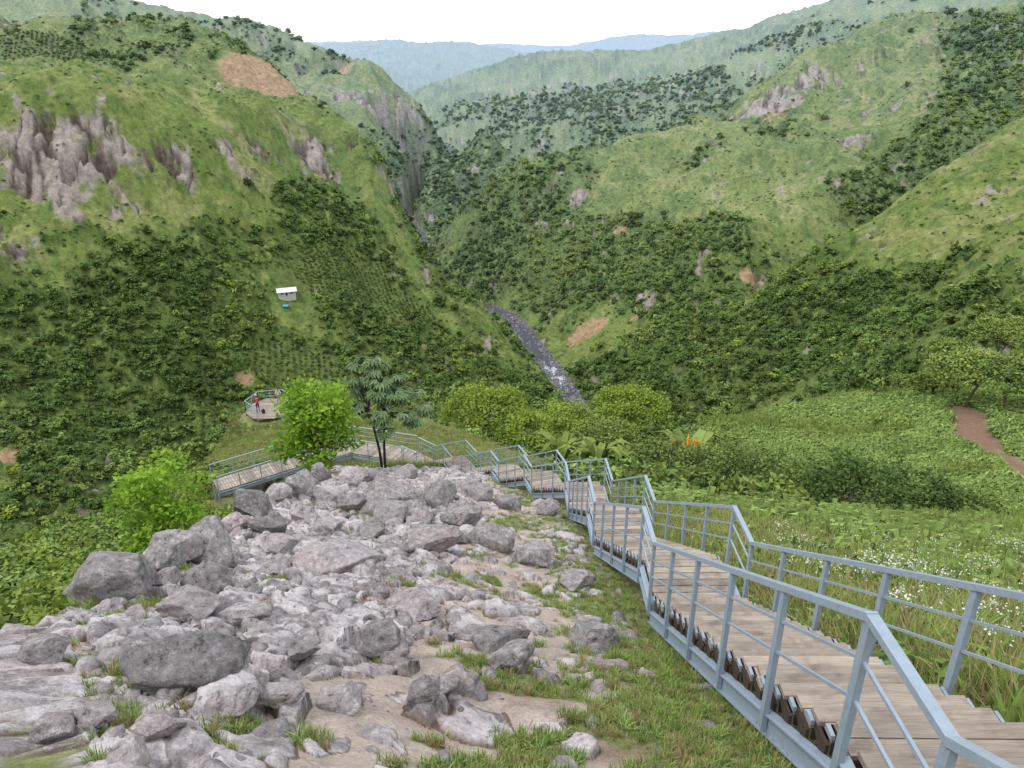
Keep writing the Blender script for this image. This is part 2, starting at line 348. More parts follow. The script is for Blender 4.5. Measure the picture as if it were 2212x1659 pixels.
nt.links.new(col,b.inputs['Base Color']);b.inputs['Roughness'].default_value=.95;b.inputs['Specular IOR Level'].default_value=.1
hh=math_(nt,'ADD',math_(nt,'MULTIPLY',nA,.02),math_(nt,'MULTIPLY',nL,.05))
hh=math_(nt,'ADD',hh,math_(nt,'MULTIPLY',math_(nt,'MULTIPLY',nC,2.5),fa.outputs['Fac']))
bp=N(nt,'ShaderNodeBump');bp.inputs['Strength'].default_value=.9;bp.inputs['Distance'].default_value=1;nt.links.new(hh,bp.inputs['Height']);nt.links.new(bp.outputs[0],b.inputs['Normal'])
ground=link('ground',me);me.materials.append(gm)

def foliage(name,c1,c2,trans=.3,var=.3,broad=False):
    m,nt,b=newmat(name)
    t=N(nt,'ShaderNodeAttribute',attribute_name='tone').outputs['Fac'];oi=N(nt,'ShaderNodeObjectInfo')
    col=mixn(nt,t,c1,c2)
    P=N(nt,'ShaderNodeNewGeometry').outputs['Position']
    fac=mrange(nt,oi.outputs['Random'],0,1,1-var,1+var)
    if broad: fac=math_(nt,'MULTIPLY',fac,mrange(nt,noise(nt,P,.014,3,.6),.35,.65,.78,1.25))
    col=gmul(nt,col,fac)
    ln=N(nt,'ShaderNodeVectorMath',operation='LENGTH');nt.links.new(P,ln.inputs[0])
    col=mixn(nt,mrange(nt,ln.outputs['Value'],600,1900,0,.40),col,(.33,.42,.53))  # aerial haze painted into the leaf colour, stronger farther from origin
    d=N(nt,'ShaderNodeBsdfDiffuse');nt.links.new(col,d.inputs[0]);out=d.outputs[0]
    if trans>0:
        tr=N(nt,'ShaderNodeBsdfTranslucent');mx=N(nt,'ShaderNodeMixShader');mx.inputs[0].default_value=trans
        nt.links.new(col,tr.inputs[0]);nt.links.new(d.outputs[0],mx.inputs[1]);nt.links.new(tr.outputs[0],mx.inputs[2]);out=mx.outputs[0]
    nt.links.new(out,nt.nodes['Material Output'].inputs[0]);nt.nodes.remove(b)
    return m
def simple(name,col,rough=.6,metal=0,nscale=8,amt=.2,bump=0.0,spec=.4):
    m,nt,b=newmat(name);P=N(nt,'ShaderNodeTexCoord').outputs['Object']
    f=noise(nt,P,nscale,5,.65)
    rgb=N(nt,'ShaderNodeRGB');rgb.outputs[0].default_value=(*col,1)
    fac=mrange(nt,f,.3,.7,1-amt,1+amt)
    nt.links.new(gmul(nt,rgb.outputs[0],fac),b.inputs['Base Color'])
    b.inputs['Roughness'].default_value=rough;b.inputs['Metallic'].default_value=metal;b.inputs['Specular IOR Level'].default_value=spec
    if bump:
        bp=N(nt,'ShaderNodeBump');bp.inputs['Distance'].default_value=bump;nt.links.new(f,bp.inputs['Height']);nt.links.new(bp.outputs[0],b.inputs['Normal'])
    return m
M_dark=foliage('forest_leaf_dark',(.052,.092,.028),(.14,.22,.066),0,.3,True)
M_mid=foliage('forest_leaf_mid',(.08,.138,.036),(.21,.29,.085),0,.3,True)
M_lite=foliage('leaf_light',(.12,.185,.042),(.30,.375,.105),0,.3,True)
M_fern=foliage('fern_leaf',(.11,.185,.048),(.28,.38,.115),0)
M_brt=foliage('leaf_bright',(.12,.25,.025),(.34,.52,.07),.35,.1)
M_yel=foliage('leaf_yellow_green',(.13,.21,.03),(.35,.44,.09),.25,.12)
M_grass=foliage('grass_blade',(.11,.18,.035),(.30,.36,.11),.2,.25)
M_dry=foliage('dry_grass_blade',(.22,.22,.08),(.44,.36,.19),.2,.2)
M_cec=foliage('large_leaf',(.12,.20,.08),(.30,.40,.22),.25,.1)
M_bark=simple('bark',(.13,.10,.08),.9,bump=.02)
M_barkd=simple('dark_bark',(.035,.028,.025),.9,bump=.02)
M_white=simple('white_petal',(.75,.74,.66),.8,amt=.05)
M_orange=simple('orange_bract',(.75,.30,.03),.6,amt=.1)
# ---------------------------------------------------------------- leaf geometry
def leaves(cent,size,rg,elong=1.8,tone=None,up=.3):
    n=len(cent);d=rg.normal(size=(n,3));d[:,2]*=.6;d/=np.linalg.norm(d,axis=1)[:,None]
    e=rg.normal(size=(n,3));e[:,2]*=1-up;e-=d*(e*d).sum(1)[:,None];e/=np.linalg.norm(e,axis=1)[:,None]
    sz=(size*(.6+.8*rg.random(n)))[:,None]
    v=np.stack([cent-d*sz,cent+e*sz/elong,cent+d*sz,cent-e*sz/elong],1).reshape(-1,3)
    t=(rg.random(n) if tone is None else np.clip(tone+rg.normal(size=n)*.15,0,1))
    return v,np.arange(4*n).reshape(-1,4),np.repeat(t,4)
class MB:
    def __init__(s): s.v=[];s.f=[];s.m=[];s.t=[];s.n=0
    def add(s,v,f,m=0,t=.5):
        v=np.asarray(v,float);s.v.append(v);
        for ff in f: s.f.append([int(i)+s.n for i in ff]);s.m.append(m)
        s.t.append(np.full(len(v),t) if np.isscalar(t) else t);s.n+=len(v)
    def box(s,c,ax,ay,az,m=0,t=.5):
        c=np.array(c,float);ax,ay,az=[np.array(a,float) for a in (ax,ay,az)]
        v=[c+i*ax+j*ay+k*az for i in (-1,1) for j in (-1,1) for k in (-1,1)]
        s.add(v,[(0,1,3,2),(4,6,7,5),(0,4,5,1),(2,3,7,6),(0,2,6,4),(1,5,7,3)],m,t)
    def beam(s,p,q,w,h,m=0,t=.5,ext=0):
        p=np.array(p,float);q=np.array(q,float);d=q-p;L=np.linalg.norm(d);d/=L
        up=np.array((0,0,1.)) if abs(d[2])<.95 else np.array((0,1.,0))
        sd=np.cross(d,up);sd/=np.linalg.norm(sd);u=np.cross(sd,d)
        s.box((p+q)/2,d*(L/2+ext),sd*w/2,u*h/2,m,t)
    def tube(s,P,R,k=7,m=0,t=.5):
        P=[np.array(p,float) for p in P];vs=[]
        for i,p in enumerate(P):
            d=P[min(i+1,len(P)-1)]-P[max(i-1,0)];d/=np.linalg.norm(d)
            a=np.cross(d,(0.31,.95,.05));a/=np.linalg.norm(a);b_=np.cross(d,a)
            for j in range(k):
                an=2*math.pi*j/k;vs.append(p+R[i]*(math.cos(an)*a+math.sin(an)*b_))
        f=[(i*k+j,i*k+(j+1)%k,(i+1)*k+(j+1)%k,(i+1)*k+j) for i in range(len(P)-1) for j in range(k)]
        f.append(tuple(range(k))[::-1]);f.append(tuple((len(P)-1)*k+j for j in range(k)))
        s.add(vs,f,m,t)
    def mesh(s,name,mats,smooth=False):
        me=bpy.data.meshes.new(name);me.from_pydata(np.concatenate(s.v).tolist(),[],s.f)
        for x in mats: me.materials.append(x)
        me.polygons.foreach_set('material_index',s.m);me.polygons.foreach_set('use_smooth',[smooth]*len(s.f))
        fattr(me,'tone',np.concatenate(s.t));me.update();return me
def lumps(rg,n,R,H,z0):
    out=[]
    for i in range(n):
        a=rg.random()*6.283;rr=R*math.sqrt(rg.random())*.75;hz=z0+H*(.25+.75*rg.random())*(1-.45*(rr/R)**2)
        out.append((rr*math.cos(a),rr*math.sin(a),hz))
    return np.array(out)
def ico(sub):
    import bmesh
    bm=bmesh.new();bmesh.ops.create_icosphere(bm,subdivisions=sub,radius=1)
    v=np.array([x.co[:] for x in bm.verts]);f=[[w.index for w in p.verts] for p in bm.faces];bm.free();return v,f
def canopy_tpl(name,seed,mat,R=.5,H=.75,z0=.12,nl=8,per=24,ls=.10):
    rg=np.random.default_rng(seed);mb=MB();L=lumps(rg,nl,R,H,z0)
    mb.tube([(0,0,-.5),(0,0,.45)],[.035,.02],4,1)
    v,f=ico(1)
    for l in L: mb.add(v*np.array((.15,.15,.12))+l,f,0,.15)
    for l in L:
        c_=rg.normal(size=(per,3));c_[:,2]=np.abs(c_[:,2])*1.2-.3;c_/=np.linalg.norm(c_,axis=1)[:,None];c_=c_*(.13+.09*rg.random(per))[:,None]*np.array((1.1,1.1,.85))+l
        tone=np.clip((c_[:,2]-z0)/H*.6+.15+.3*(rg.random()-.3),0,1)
        v2,f2,t=leaves(c_,ls,rg,1.5,tone);mb.add(v2,f2,0,t)
    me=mb.mesh(name,[mat,M_bark]);return bpy.data.objects.new(name,me)
def palm_tpl(name,seed,mat):
    rg=np.random.default_rng(seed);mb=MB();mb.tube([(0,0,-.2),(.02,0,.4),(.05,0,.8)],[.02,.016,.012],5,1)
    for i in range(22):
        a=rg.random()*6.283;d=np.array((math.cos(a),math.sin(a),0));L=.35+.15*rg.random();sd=np.array((-d[1],d[0],0))*.035;b0=np.array((.05,0,.8));rise=.25*rg.random()
        p1=b0+d*L*.5+np.array((0,0,rise));p2=b0+d*L+np.array((0,0,rise-.28))
        mb.add([b0,p1-sd,p2,p1+sd],[(0,1,2,3)],0,.3+.7*rg.random())
    return bpy.data.objects.new(name,mb.mesh(name,[mat,M_bark]))
def shrub_tpl(name,seed,mat,per=150,ls=.11):
    rg=np.random.default_rng(seed);mb=MB()
    c_=rg.normal(size=(per,3));c_/=np.linalg.norm(c_,axis=1)[:,None];c_[:,2]=np.abs(c_[:,2])
    lump=1+.3*np.sin(c_[:,0]*7+seed)*np.cos(c_[:,1]*6+c_[:,2]*5)
    c_*= (.5*lump*(.65+.35*rg.random(per)))[:,None]*np.array((1,1,.85))
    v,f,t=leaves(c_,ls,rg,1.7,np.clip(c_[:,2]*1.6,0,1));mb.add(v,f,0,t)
    return bpy.data.objects.new(name,mb.mesh(name,[mat]))
def blade_tpl(name,seed,mat,n=45,spread=.35,w=.018,lean=.5,heads=None,hmat=None):
    rg=np.random.default_rng(seed);mb=MB()
    for i in range(n):
        a=rg.random()*6.283;b0=np.array((math.cos(a),math.sin(a),0))*spread*rg.random()
        a2=a+rg.normal()*.8;dd=np.array((math.cos(a2),math.sin(a2),0));H=.45+.55*rg.random();ln=lean*rg.random()
        sdv=np.array((-dd[1],dd[0],0))*w
        p1=b0+dd*ln*.35*H+np.array((0,0,H*.6));p2=b0+dd*ln*H+np.array((0,0,H*(1-.3*ln)))
        t=.2+.8*rg.random()
        mb.add([b0-sdv,b0+sdv,p1+sdv*.8,p1-sdv*.8,p2],[(0,1,2,3),(3,2,4)],0,t)
        if heads and rg.random()<heads:
            v,f,_=leaves(p2+rg.normal(size=(5,3))*.03,.022,rg,1.1);mb.add(v,f,1,.5)
    return bpy.data.objects.new(name,mb.mesh(name,[mat]+([hmat] if hmat else [])))
def fern_tpl(name,seed,mat,n=16):
    rg=np.random.default_rng(seed);mb=MB()
    for i in range(n):
        a=rg.random()*6.283;dd=np.array((math.cos(a),math.sin(a),0));L=.35+.3*rg.random();w=.06+.05*rg.random()
        sd=np.array((-dd[1],dd[0],0))*w;b0=dd*.05+rg.normal(size=3)*np.array((.12,.12,0))
        h_=.3+.4*rg.random();t=.2+.8*rg.random()
        p1=b0+dd*L*.45+np.array((0,0,h_));p2=b0+dd*L+np.array((0,0,h_*.75))
        mb.add([b0,p1-sd,p1+sd,p2],[(0,2,1),(1,2,3)],0,t)
    return bpy.data.objects.new(name,mb.mesh(name,[mat]))
def scatter(name,pos,scl,idx,tpls,tilt=.08):
    col=bpy.data.collections.new(name+'_kinds')
    for i,o in enumerate(tpls): o.name='%s_kind_%s'%(name,chr(97+i));col.objects.link(o)
    n=len(pos);me=bpy.data.meshes.new(name);me.vertices.add(n);me.vertices.foreach_set('co',np.asarray(pos,np.float32).ravel())
    rot=np.stack([rng.normal(size=n)*tilt,rng.normal(size=n)*tilt,rng.random(n)*6.283],1)
    scl=np.asarray(scl,float);scl=np.repeat(scl[:,None],3,1) if scl.ndim==1 else scl
    for nm_,d in (('rot',rot),('scl',scl)):
        a=me.attributes.new(nm_,'FLOAT_VECTOR','POINT');a.data.foreach_set('vector',d.astype(np.float32).ravel())
    a=me.attributes.new('idx','INT','POINT');a.data.foreach_set('value',np.asarray(idx,np.int32))
    o=link(name,me);ng=bpy.data.node_groups.new(name+'_spread','GeometryNodeTree')
    ng.interface.new_socket('Geometry',in_out='INPUT',socket_type='NodeSocketGeometry');ng.interface.new_socket('Geometry',in_out='OUTPUT',socket_type='NodeSocketGeometry')
    gi=ng.nodes.new('NodeGroupInput');go=ng.nodes.new('NodeGroupOutput');ip=ng.nodes.new('GeometryNodeInstanceOnPoints')
    ci=ng.nodes.new('GeometryNodeCollectionInfo');ci.inputs['Collection'].default_value=col;ci.inputs['Separate Children'].default_value=True;ci.inputs['Reset Children'].default_value=True
    def na(nm_,ty):
        x=ng.nodes.new('GeometryNodeInputNamedAttribute');x.data_type=ty;x.inputs['Name'].default_value=nm_
        return [s_ for s_ in x.outputs if s_.enabled and s_.name=='Attribute'][0]
    L=ng.links.new
    L(gi.outputs[0],ip.inputs['Points']);L(ci.outputs[0],ip.inputs['Instance']);ip.inputs['Pick Instance'].default_value=True
    L(na('idx','INT'),ip.inputs['Instance Index']);L(na('rot','FLOAT_VECTOR'),ip.inputs['Rotation']);L(na('scl','FLOAT_VECTOR'),ip.inputs['Scale'])
    L(ip.outputs[0],go.inputs[0])
    md=o.modifiers.new('spread','NODES');md.node_group=ng
    return o
def sample_r(n,r0,r1,t0=-.66,t1=.66,p=1.0):
    r=r0+(r1-r0)*rng.random(n)**p;t=t0+(t1-t0)*rng.random(n);return r*np.sin(t),r*np.cos(t)
# forest
x,y=sample_r(190000,260,1850)
f=hgt(x,y,FOR);sl=hgt(x,y,SLP);keep=rng.random(len(x))<np.clip((f-.06)*(.4+.4*np.minimum(sl,1.6))*.62,0,1)
keep&=hgt(x,y,rd)>8
x,y=x[keep],y[keep];z=hgt(x,y)
rr=np.hypot(x,y)
sc=(2.0+5.6*rng.random(len(x))**2.4)*(1+.3*ss(600,1500,rr))
tone=fbm(x/35,y/35,3,501)*1.2+rng.normal(size=len(x))*.35
idx_=np.where(tone<-.05,rng.integers(0,3,len(x)),np.where(tone<.6,rng.integers(3,6,len(x)),6+(rng.random(len(x))<.3)))
idx_=np.where(rng.random(len(x))<.02,8,idx_)
scatter('forest',np.stack([x,y,z-.25*sc],1),np.stack([sc*1.15,sc*1.15,sc*(.8+.4*rng.random(len(x)))],1),idx_,
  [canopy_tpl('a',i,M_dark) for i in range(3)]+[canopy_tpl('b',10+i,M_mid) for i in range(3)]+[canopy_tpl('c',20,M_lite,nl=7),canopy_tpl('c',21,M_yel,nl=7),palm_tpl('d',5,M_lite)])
# shrubs over hillsides
x,y=sample_r(175000,150,1200)
keep=rng.random(len(x))<np.clip(.05+.50*hgt(x,y,FOR)+.24*ss(.1,.8,fbm(x/18,y/18,2,511)),0,1)*(1-.8*hgt(x,y,EA))*(1-.6*hgt(x,y,RK))*(1-.9*hgt(x,y,pm))
keep&=hgt(x,y,rd)>7
x,y=x[keep],y[keep];z=hgt(x,y);sc=.9+2.0*rng.random(len(x))**2.2
scatter('hillside_shrubs',np.stack([x,y,z-.15],1),sc,rng.integers(0,5,len(x)),[shrub_tpl('s',3,M_dark,80,.15),shrub_tpl('s',4,M_mid,80,.15),shrub_tpl('s',5,M_mid,80,.15),shrub_tpl('s',6,M_lite,80,.15),shrub_tpl('s',7,M_lite,80,.15)])
# coffee rows
P_=[]
for (X,Y,Z),R,an in PLN:
    a=np.arange(-R*1.1,R*1.1,3.7);b_=np.arange(-R*1.1,R*1.1,1.9);A_,B_=np.meshgrid(a,b_)
    A_=A_.ravel();B_=B_.ravel();A_=A_+np.sin(B_/13+X)*1.6+rng.normal(size=A_.size)*.45;B_=B_+rng.normal(size=B_.size)*.5
    P_.append(np.stack([X+A_*math.cos(an)-B_*math.sin(an),Y+A_*math.sin(an)+B_*math.cos(an)],1))
P_=np.concatenate(P_);k=(np.hypot(P_[:,0]-HX,P_[:,1]-HY)>18)&(rng.random(len(P_))<hgt(P_[:,0],P_[:,1],pm)*.88);P_=P_[k];z=hgt(P_[:,0],P_[:,1])
scatter('coffee_plantation',np.stack([P_[:,0],P_[:,1],z-.1],1),1.6+1.3*rng.random(len(P_)),rng.integers(0,3,len(P_)),[shrub_tpl('s',8,M_dark,70,.15),shrub_tpl('s',9,M_dark,70,.15),shrub_tpl('s',12,M_mid,70,.15)])
# near right slope ferns
x,y=sample_r(62000,14,112,.05,.66,.75)
k=(x>4.2)&((y>22)|(x>9))&(rng.random(len(x))<.66+.45*fbm(x/5,y/5,3,521));k&=hgt(x,y,TRK)<.25
sdd,_=polyd(STAIR,x,y);k&=sdd>1.6
x,y=x[k],y[k];sc=(.45+.6*rng.random(len(x))**1.5)*(1+.5*ss(50,100,np.hypot(x,y)))
tt=fbm(x/8,y/8,3,525)+.3*rng.normal(size=len(x))+.55*ss(58,85,y)
scatter('fern_slope_plants',np.stack([x,y,hgt(x,y)-.1],1),sc,np.where(tt<-.35,0,np.where(tt<.4,1,np.where(tt<.75,2,3))),[fern_tpl('f',1,M_mid),fern_tpl('f',2,M_fern),fern_tpl('f',3,M_lite),blade_tpl('f',4,M_grass,24,.5,.04,.8)])
# mixed shrubs: left flank
XLf=lambda y: np.interp(y,*XLK)
x=-34+34*rng.random(15000);y=2+46*rng.random(15000);k=(x<XLf(y)-.5)&(rng.random(15000)<.55);wdd,_=polyd(WALK,x,y);k&=(wdd>2.0)&~((wdd<6)&(y>36)&(x>-19)&(rng.random(15000)<.85))
x,y=x[k],y[k]
sc=.6+1.4*rng.random(len(x))**2*ss(0,3,XLf(y)-x)
sc*=np.where((y>28)&(x>-17),.7,1)
scatter('bushes',np.stack([x,y,hgt(x,y)-.1],1),sc,rng.integers(0,4,len(x)),[shrub_tpl('s',31,M_lite,380,.06),shrub_tpl('s',32,M_fern,380,.06),shrub_tpl('s',33,M_mid,380,.06),shrub_tpl('s',34,M_yel,380,.06)])
x,y=sample_r(5000,26,100,-.08,.42)
xr=(x-.17*y);k=((np.abs(xr-1.5)<4+.06*y)&(y>27)&(x>2.5))|((y>62)&(x>-4)&(x<18));k&=rng.random(len(x))<.6
x2,y2=sample_r(900,110,170,-.4,.6);x3=4.2+4*rng.random(150);y3=11+19*rng.random(150);x=np.concatenate([x[k],x2,x3]);y=np.concatenate([y[k],y2,y3])
sc=1.2+1.8*rng.random(len(x))**2;sc[-150:]=.6+.8*rng.random(150)
sc*=1+.4*ss(90,140,np.hypot(x,y))
scatter('undergrowth',np.stack([x,y,hgt(x,y)-.15],1),sc,rng.integers(0,4,len(x)),[shrub_tpl('s',41,M_lite,380,.06),shrub_tpl('s',42,M_mid,380,.06),shrub_tpl('s',43,M_fern,380,.06),shrub_tpl('s',44,M_dark,380,.06)])
# grass
x,y=sample_r(90000,1.8,48,-.64,.64,1.3)
g=hgt(x,y,GR);k=(rng.random(len(x))<g*.9)&(x<4.6)&(hgt(x,y,AREA)>.02)
x,y=x[k],y[k];sc=.04+.11*rng.random(len(x))**2
scatter('grass',np.stack([x,y,hgt(x,y)-.01],1),sc,rng.integers(0,3,len(x)),[blade_tpl('g',1,M_grass,30,.6,.035,.9),blade_tpl('g',2,M_fern,30,.6,.035,.9),blade_tpl('g',3,M_dry,26,.4,.03,.8)])
x=-30+36*rng.random(20000);y=38+40*rng.random(20000);k=(hgt(x,y)>-42)&~((x>-1)&(y<46));x,y=x[k],y[k]
x2=3.4+20*rng.random(17000)**1.6;y2=1+26*rng.random(17000);x=np.append(x,x2);y=np.append(y,y2)
sdd,_=polyd(STAIR,x,y);wdd,_=polyd(WALK,x,y);k=(sdd>.95)&(wdd>1.1)&(np.hypot(x-PLAT[0],y-PLAT[1])>2.9)
x,y=x[k],y[k];sc=.3+.35*rng.random(len(x))
scatter('tall_grass',np.stack([x,y,hgt(x,y)-.03],1),sc,rng.choice([0,0,0,1,1,2],len(x)),[blade_tpl('g',5,M_grass,32,.5,.03,.8),blade_tpl('g',6,M_dry,30,.5,.02,.6),fern_tpl('g',7,M_fern)])
x=4.2+14*rng.random(900);y=6+14*rng.random(900);k=(x-4.0>.35*np.abs(y-9))&(x>5.0)&(fbm(x/1.5,y/1.5,2,77)>.0)
x,y=x[k],y[k]
scatter('white_wildflowers',np.stack([x,y,hgt(x,y)],1),.6+.3*rng.random(len(x)),rng.integers(0,2,len(x)),[blade_tpl('w',8,M_fern,20,.3,.02,.5,.4,M_white),blade_tpl('w',9,M_fern,20,.3,.02,.5,.4,M_white)])
# ---------------------------------------------------------------- trees
def tree(name,x,y,H,W,mat,bark,flat=.6,clumps=26,per=90,ls=.12,z0f=.35,seed=1,fork=1,droop=0,tr=.07,elong=1.8,cr=None):
    rg=np.random.default_rng(seed);z=h1(x,y);mb=MB()
    CH=H*(1-z0f)
    cent=[]
    for i in range(clumps):
        a=rg.random()*6.283;q_=math.sqrt(rg.random());rr=W/2*.82*q_
        hz=H*z0f+CH*(.12+.80*rg.random()*math.sqrt(max(0,1-q_*q_*flat)))
        if flat>.9: hz=H-CH*.55*q_*q_-CH*.35*rg.random()
        cent.append(np.array((rr*math.cos(a),rr*math.sin(a),hz)))
    stems=[]
    for k_ in range(fork):
        a=rg.random()*6.283;o=np.array((math.cos(a),math.sin(a),0))*(.10*H if fork>1 else .02*H)
        P0=[np.array((0,0,-.4)),o*.3+np.array((.03*H*rg.normal()*.5,0,H*z0f*.5)),o+np.array((0,0,H*z0f)),o*1.3+np.array((0,0,H*(z0f+.35*(1-z0f))))]
        mb.tube(P0,[tr,tr*.8,tr*.6,tr*.3],7,1);stems.append(P0)
    for c_ in cent:
        st=stems[rg.integers(len(stems))];b0=st[2]*.5+st[3]*.5 if rg.random()<.5 else st[2]
        mid=(b0+c_)/2+np.array((0,0,-.06*H*rg.random()))
        mb.tube([b0,mid,c_],[tr*.35,tr*.22,tr*.08],4,1)
        r_=cr if cr else W*.13
        g=rg.normal(size=(per,3));g/=np.linalg.norm(g,axis=1)[:,None];g*=(r_*(.35+.75*rg.random(per)))[:,None]*np.array((1.15,1.15,.8 if flat<.9 else .45))
        g[:,2]-=droop*np.hypot(g[:,0],g[:,1])
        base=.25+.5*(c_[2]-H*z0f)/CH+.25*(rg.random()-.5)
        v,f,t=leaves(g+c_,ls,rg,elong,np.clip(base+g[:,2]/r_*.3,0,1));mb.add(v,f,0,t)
    o=link(name,mb.mesh(name,[mat,bark]));o.location=(x,y,z);return o
tree('leafy_tree',-9.0,32.6,5.4,4.3,M_brt,M_bark,.75,66,80,.12,.12,3,cr=.62)
tree('leafy_shrub',-9.3,17.8,4.3,2.6,M_brt,M_bark,.7,40,75,.08,.12,5,tr=.05,cr=.42)
tree('umbrella_tree',-2.6,71.0,6.8,9.4,M_yel,M_bark,1,56,110,.16,.5,11,3,tr=.14)
tree('umbrella_tree',5.2,71.0,6.8,7.8,M_yel,M_bark,1,46,110,.16,.5,12,3,tr=.14)
tree('umbrella_tree',12.2,73.0,7.4,8.2,M_yel,M_bark,1,48,110,.16,.5,13,3,tr=.14)
tree('umbrella_tree',8.6,63.5,4.6,7.0,M_lite,M_bark,1,36,110,.15,.4,14,3,tr=.12)
tree('umbrella_tree',1.5,66,4.6,6.0,M_yel,M_bark,1,32,110,.15,.4,15,3,tr=.12)
for i,(u,D,H_,W_) in enumerate(((2110,76,6.0,8.5),(2200,72,5.6,7),(2060,104,6,8),(1970,106,5,8),(2150,108,7,9),(1890,104,4,7),(2030,84,3.5,5),(1830,102,3,5))):
    X=(u-1106)/1703*D;tree('acacia_tree',X,D*.925,H_,W_,M_lite if i!=1 else M_mid,M_bark,1,40,90,.17,.4,20+i,2,tr=.13)
for i,(u,D,H_,W_) in enumerate(((1850,33,3.0,5.0),(1720,36,3.2,4.2),(1640,40,3.0,4.0),(1960,36,2.6,4.4),(1560,46,3.4,4.2),(1430,48,3.6,4.0),(1790,40,2.6,4.2),(1500,42,2.8,3.4),(2080,38,1.8,3.6))):
    X=(u-1106)/1703*D;tree('round_bush',X,D*.85,H_,W_,M_dark if i%3==0 else M_mid,M_bark,.8,44,80,.09,.02,40+i,1,tr=.05,cr=.6)
def cecropia(name,x,y,H):
    rg=np.random.default_rng(9);mb=MB()
    stems=[[(0,0,-.5),(-.1,0,1.2),(-.35,.1,2.6),(-.75,.1,3.6)],[(.15,0,-.5),(.15,0,1.0),(.22,0,2.4),(.3,.1,4.0)]]
    for st in stems: mb.tube(st,[.085,.07,.06,.045],8,1)
    tips=[]
    for i in range(38):
        a=rg.random()*6.283;q_=math.sqrt(rg.random());rr=2.5*q_
        tips.append(np.array((rr*math.cos(a)+.1,rr*math.sin(a)*.8,H-.2-2.2*q_**1.6-.8*rg.random())))
    tips+= [np.array((-.6,.1,H-.1)),np.array((-.1,0,H)),np.array((-1.0,.2,H-.4))]
    for tp in tips:
        st=stems[0] if tp[0]<0 else stems[1];b0=np.array(st[2])*.4+np.array(st[3])*.6
        mb.tube([b0,(b0+tp)/2+np.array((0,0,-.12)),tp],[.035,.025,.015],5,1)
        for l in range(6):
            a=rg.random()*6.283;c_=tp+np.array((math.cos(a)*.2,math.sin(a)*.2,.08*rg.normal()));tn=.2+.8*rg.random()
            for j in range(9):
                aa=a+(j-4)*.5;L=.36+.12*rg.random();d=np.array((math.cos(aa),math.sin(aa),-.15-.45*rg.random()))
                sd=np.array((-d[1],d[0],0))*.085;m_=c_+d*L*.55+np.array((0,0,.04))
                mb.add([c_,m_-sd,c_+d*L-np.array((0,0,.06)),m_+sd],[(0,1,2,3)],0,tn)
    o=link(name,mb.mesh(name,[M_cec,M_barkd]));o.location=(x,y,h1(x,y));return o
cecropia('parasol_tree',-6.9,36.6,6.4)
def broadleaf(name,x,y,H,n,seed,mat,fl=False):
    rg=np.random.default_rng(seed);mb=MB()
    for i in range(n):
        a=rg.random()*6.283;d=np.array((math.cos(a),math.sin(a),0));L=H*(.5+.3*rg.random());w=H*.09;P=[];z_=H*(.35+.3*rg.random())
        for t in (0,.25,.5,.75,1): P.append(d*L*t*(.35+.65*t)+np.array((0,0,z_*min(1,t*1.6)+H*.35*math.sin(t*2.6))))
        sd=np.array((-d[1],d[0],0));ws=[.1,.7,1,.7,.05];vs=[]
        for p,ww in zip(P,ws): vs+= [p-sd*w*ww,p+np.array((0,0,-.03*H)),p+sd*w*ww]
        f=[];
        for k_ in range(4):
            for s_ in (0,1): f.append((k_*3+s_,k_*3+s_+1,k_*3+s_+4,k_*3+s_+3))
        mb.add(vs,f,0,.2+.8*rg.random())
    if fl:
        for i in range(16):
            b0=rg.normal(size=3)*np.array((.35,.35,.1))*H*.3+np.array((0,0,H*.8));tp=b0+np.array((rg.normal()*.12,rg.normal()*.12,.45))*1.0
            mb.tube([b0,(b0+tp)/2,tp],[.02,.07,.01],5,1)
    o=link(name,mb.mesh(name,[mat,M_orange]));o.location=(x,y,h1(x,y)-.1);return o
for i,(u,D,H_) in enumerate(((1290,45,2.6),(1210,52,2.8),(1330,47,2.4),(1480,50,2.6),(1260,49,2.6))):
    broadleaf('banana_plant',(u-1106)/1703*D,D*.865,H_,12,60+i,M_lite)
broadleaf('orange_flowering_plant',10.6,41.5,3.8,16,77,M_fern,True)
# ---------------------------------------------------------------- boulders
def stone(name,d1,d2,lichen,lc=.7):
    rm,nt,b=newmat(name)
    P=N(nt,'ShaderNodeNewGeometry').outputs['Position'];oi=N(nt,'ShaderNodeObjectInfo').outputs['Random']
    a1=noise(nt,P,2.2,5,.7);a2=noise(nt,P,10,6,.78);a3=noise(nt,P,45,3,.7)
    col=mixn(nt,mrange(nt,a1,.35,.65,0,1),d1,d2)
    col=mixn(nt,math_(nt,'MULTIPLY',mrange(nt,noise(nt,P,1.1,3),.45,.65,0,.6),oi),col,(.42,.31,.30))
    col=mixn(nt,mrange(nt,a2,.52,.60,0,lc),col,lichen);col=mixn(nt,mrange(nt,a2,.45,.35,0,.85),col,(.065,.06,.06))
    col=gmul(nt,col,math_(nt,'MULTIPLY',mrange(nt,a3,.3,.7,.8,1.2),mrange(nt,oi,0,1,.8,1.25)))
    nt.links.new(col,b.inputs['Base Color']);b.inputs['Roughness'].default_value=.9;b.inputs['Specular IOR Level'].default_value=.15
    bp=N(nt,'ShaderNodeBump');bp.inputs['Distance'].default_value=.07;nt.links.new(math_(nt,'ADD',a2,math_(nt,'MULTIPLY',a3,.4)),bp.inputs['Height']);nt.links.new(bp.outputs[0],b.inputs['Normal'])
    return rm
rm=stone('boulder_stone',(.23,.215,.215),(.40,.375,.38),(.60,.58,.59));rm2=stone('pale_stone',(.33,.295,.30),(.51,.47,.48),(.65,.62,.63));rmd=stone('river_stone',(.08,.085,.095),(.20,.205,.22),(.32,.32,.34),.5)
IV,IF=ico(5)
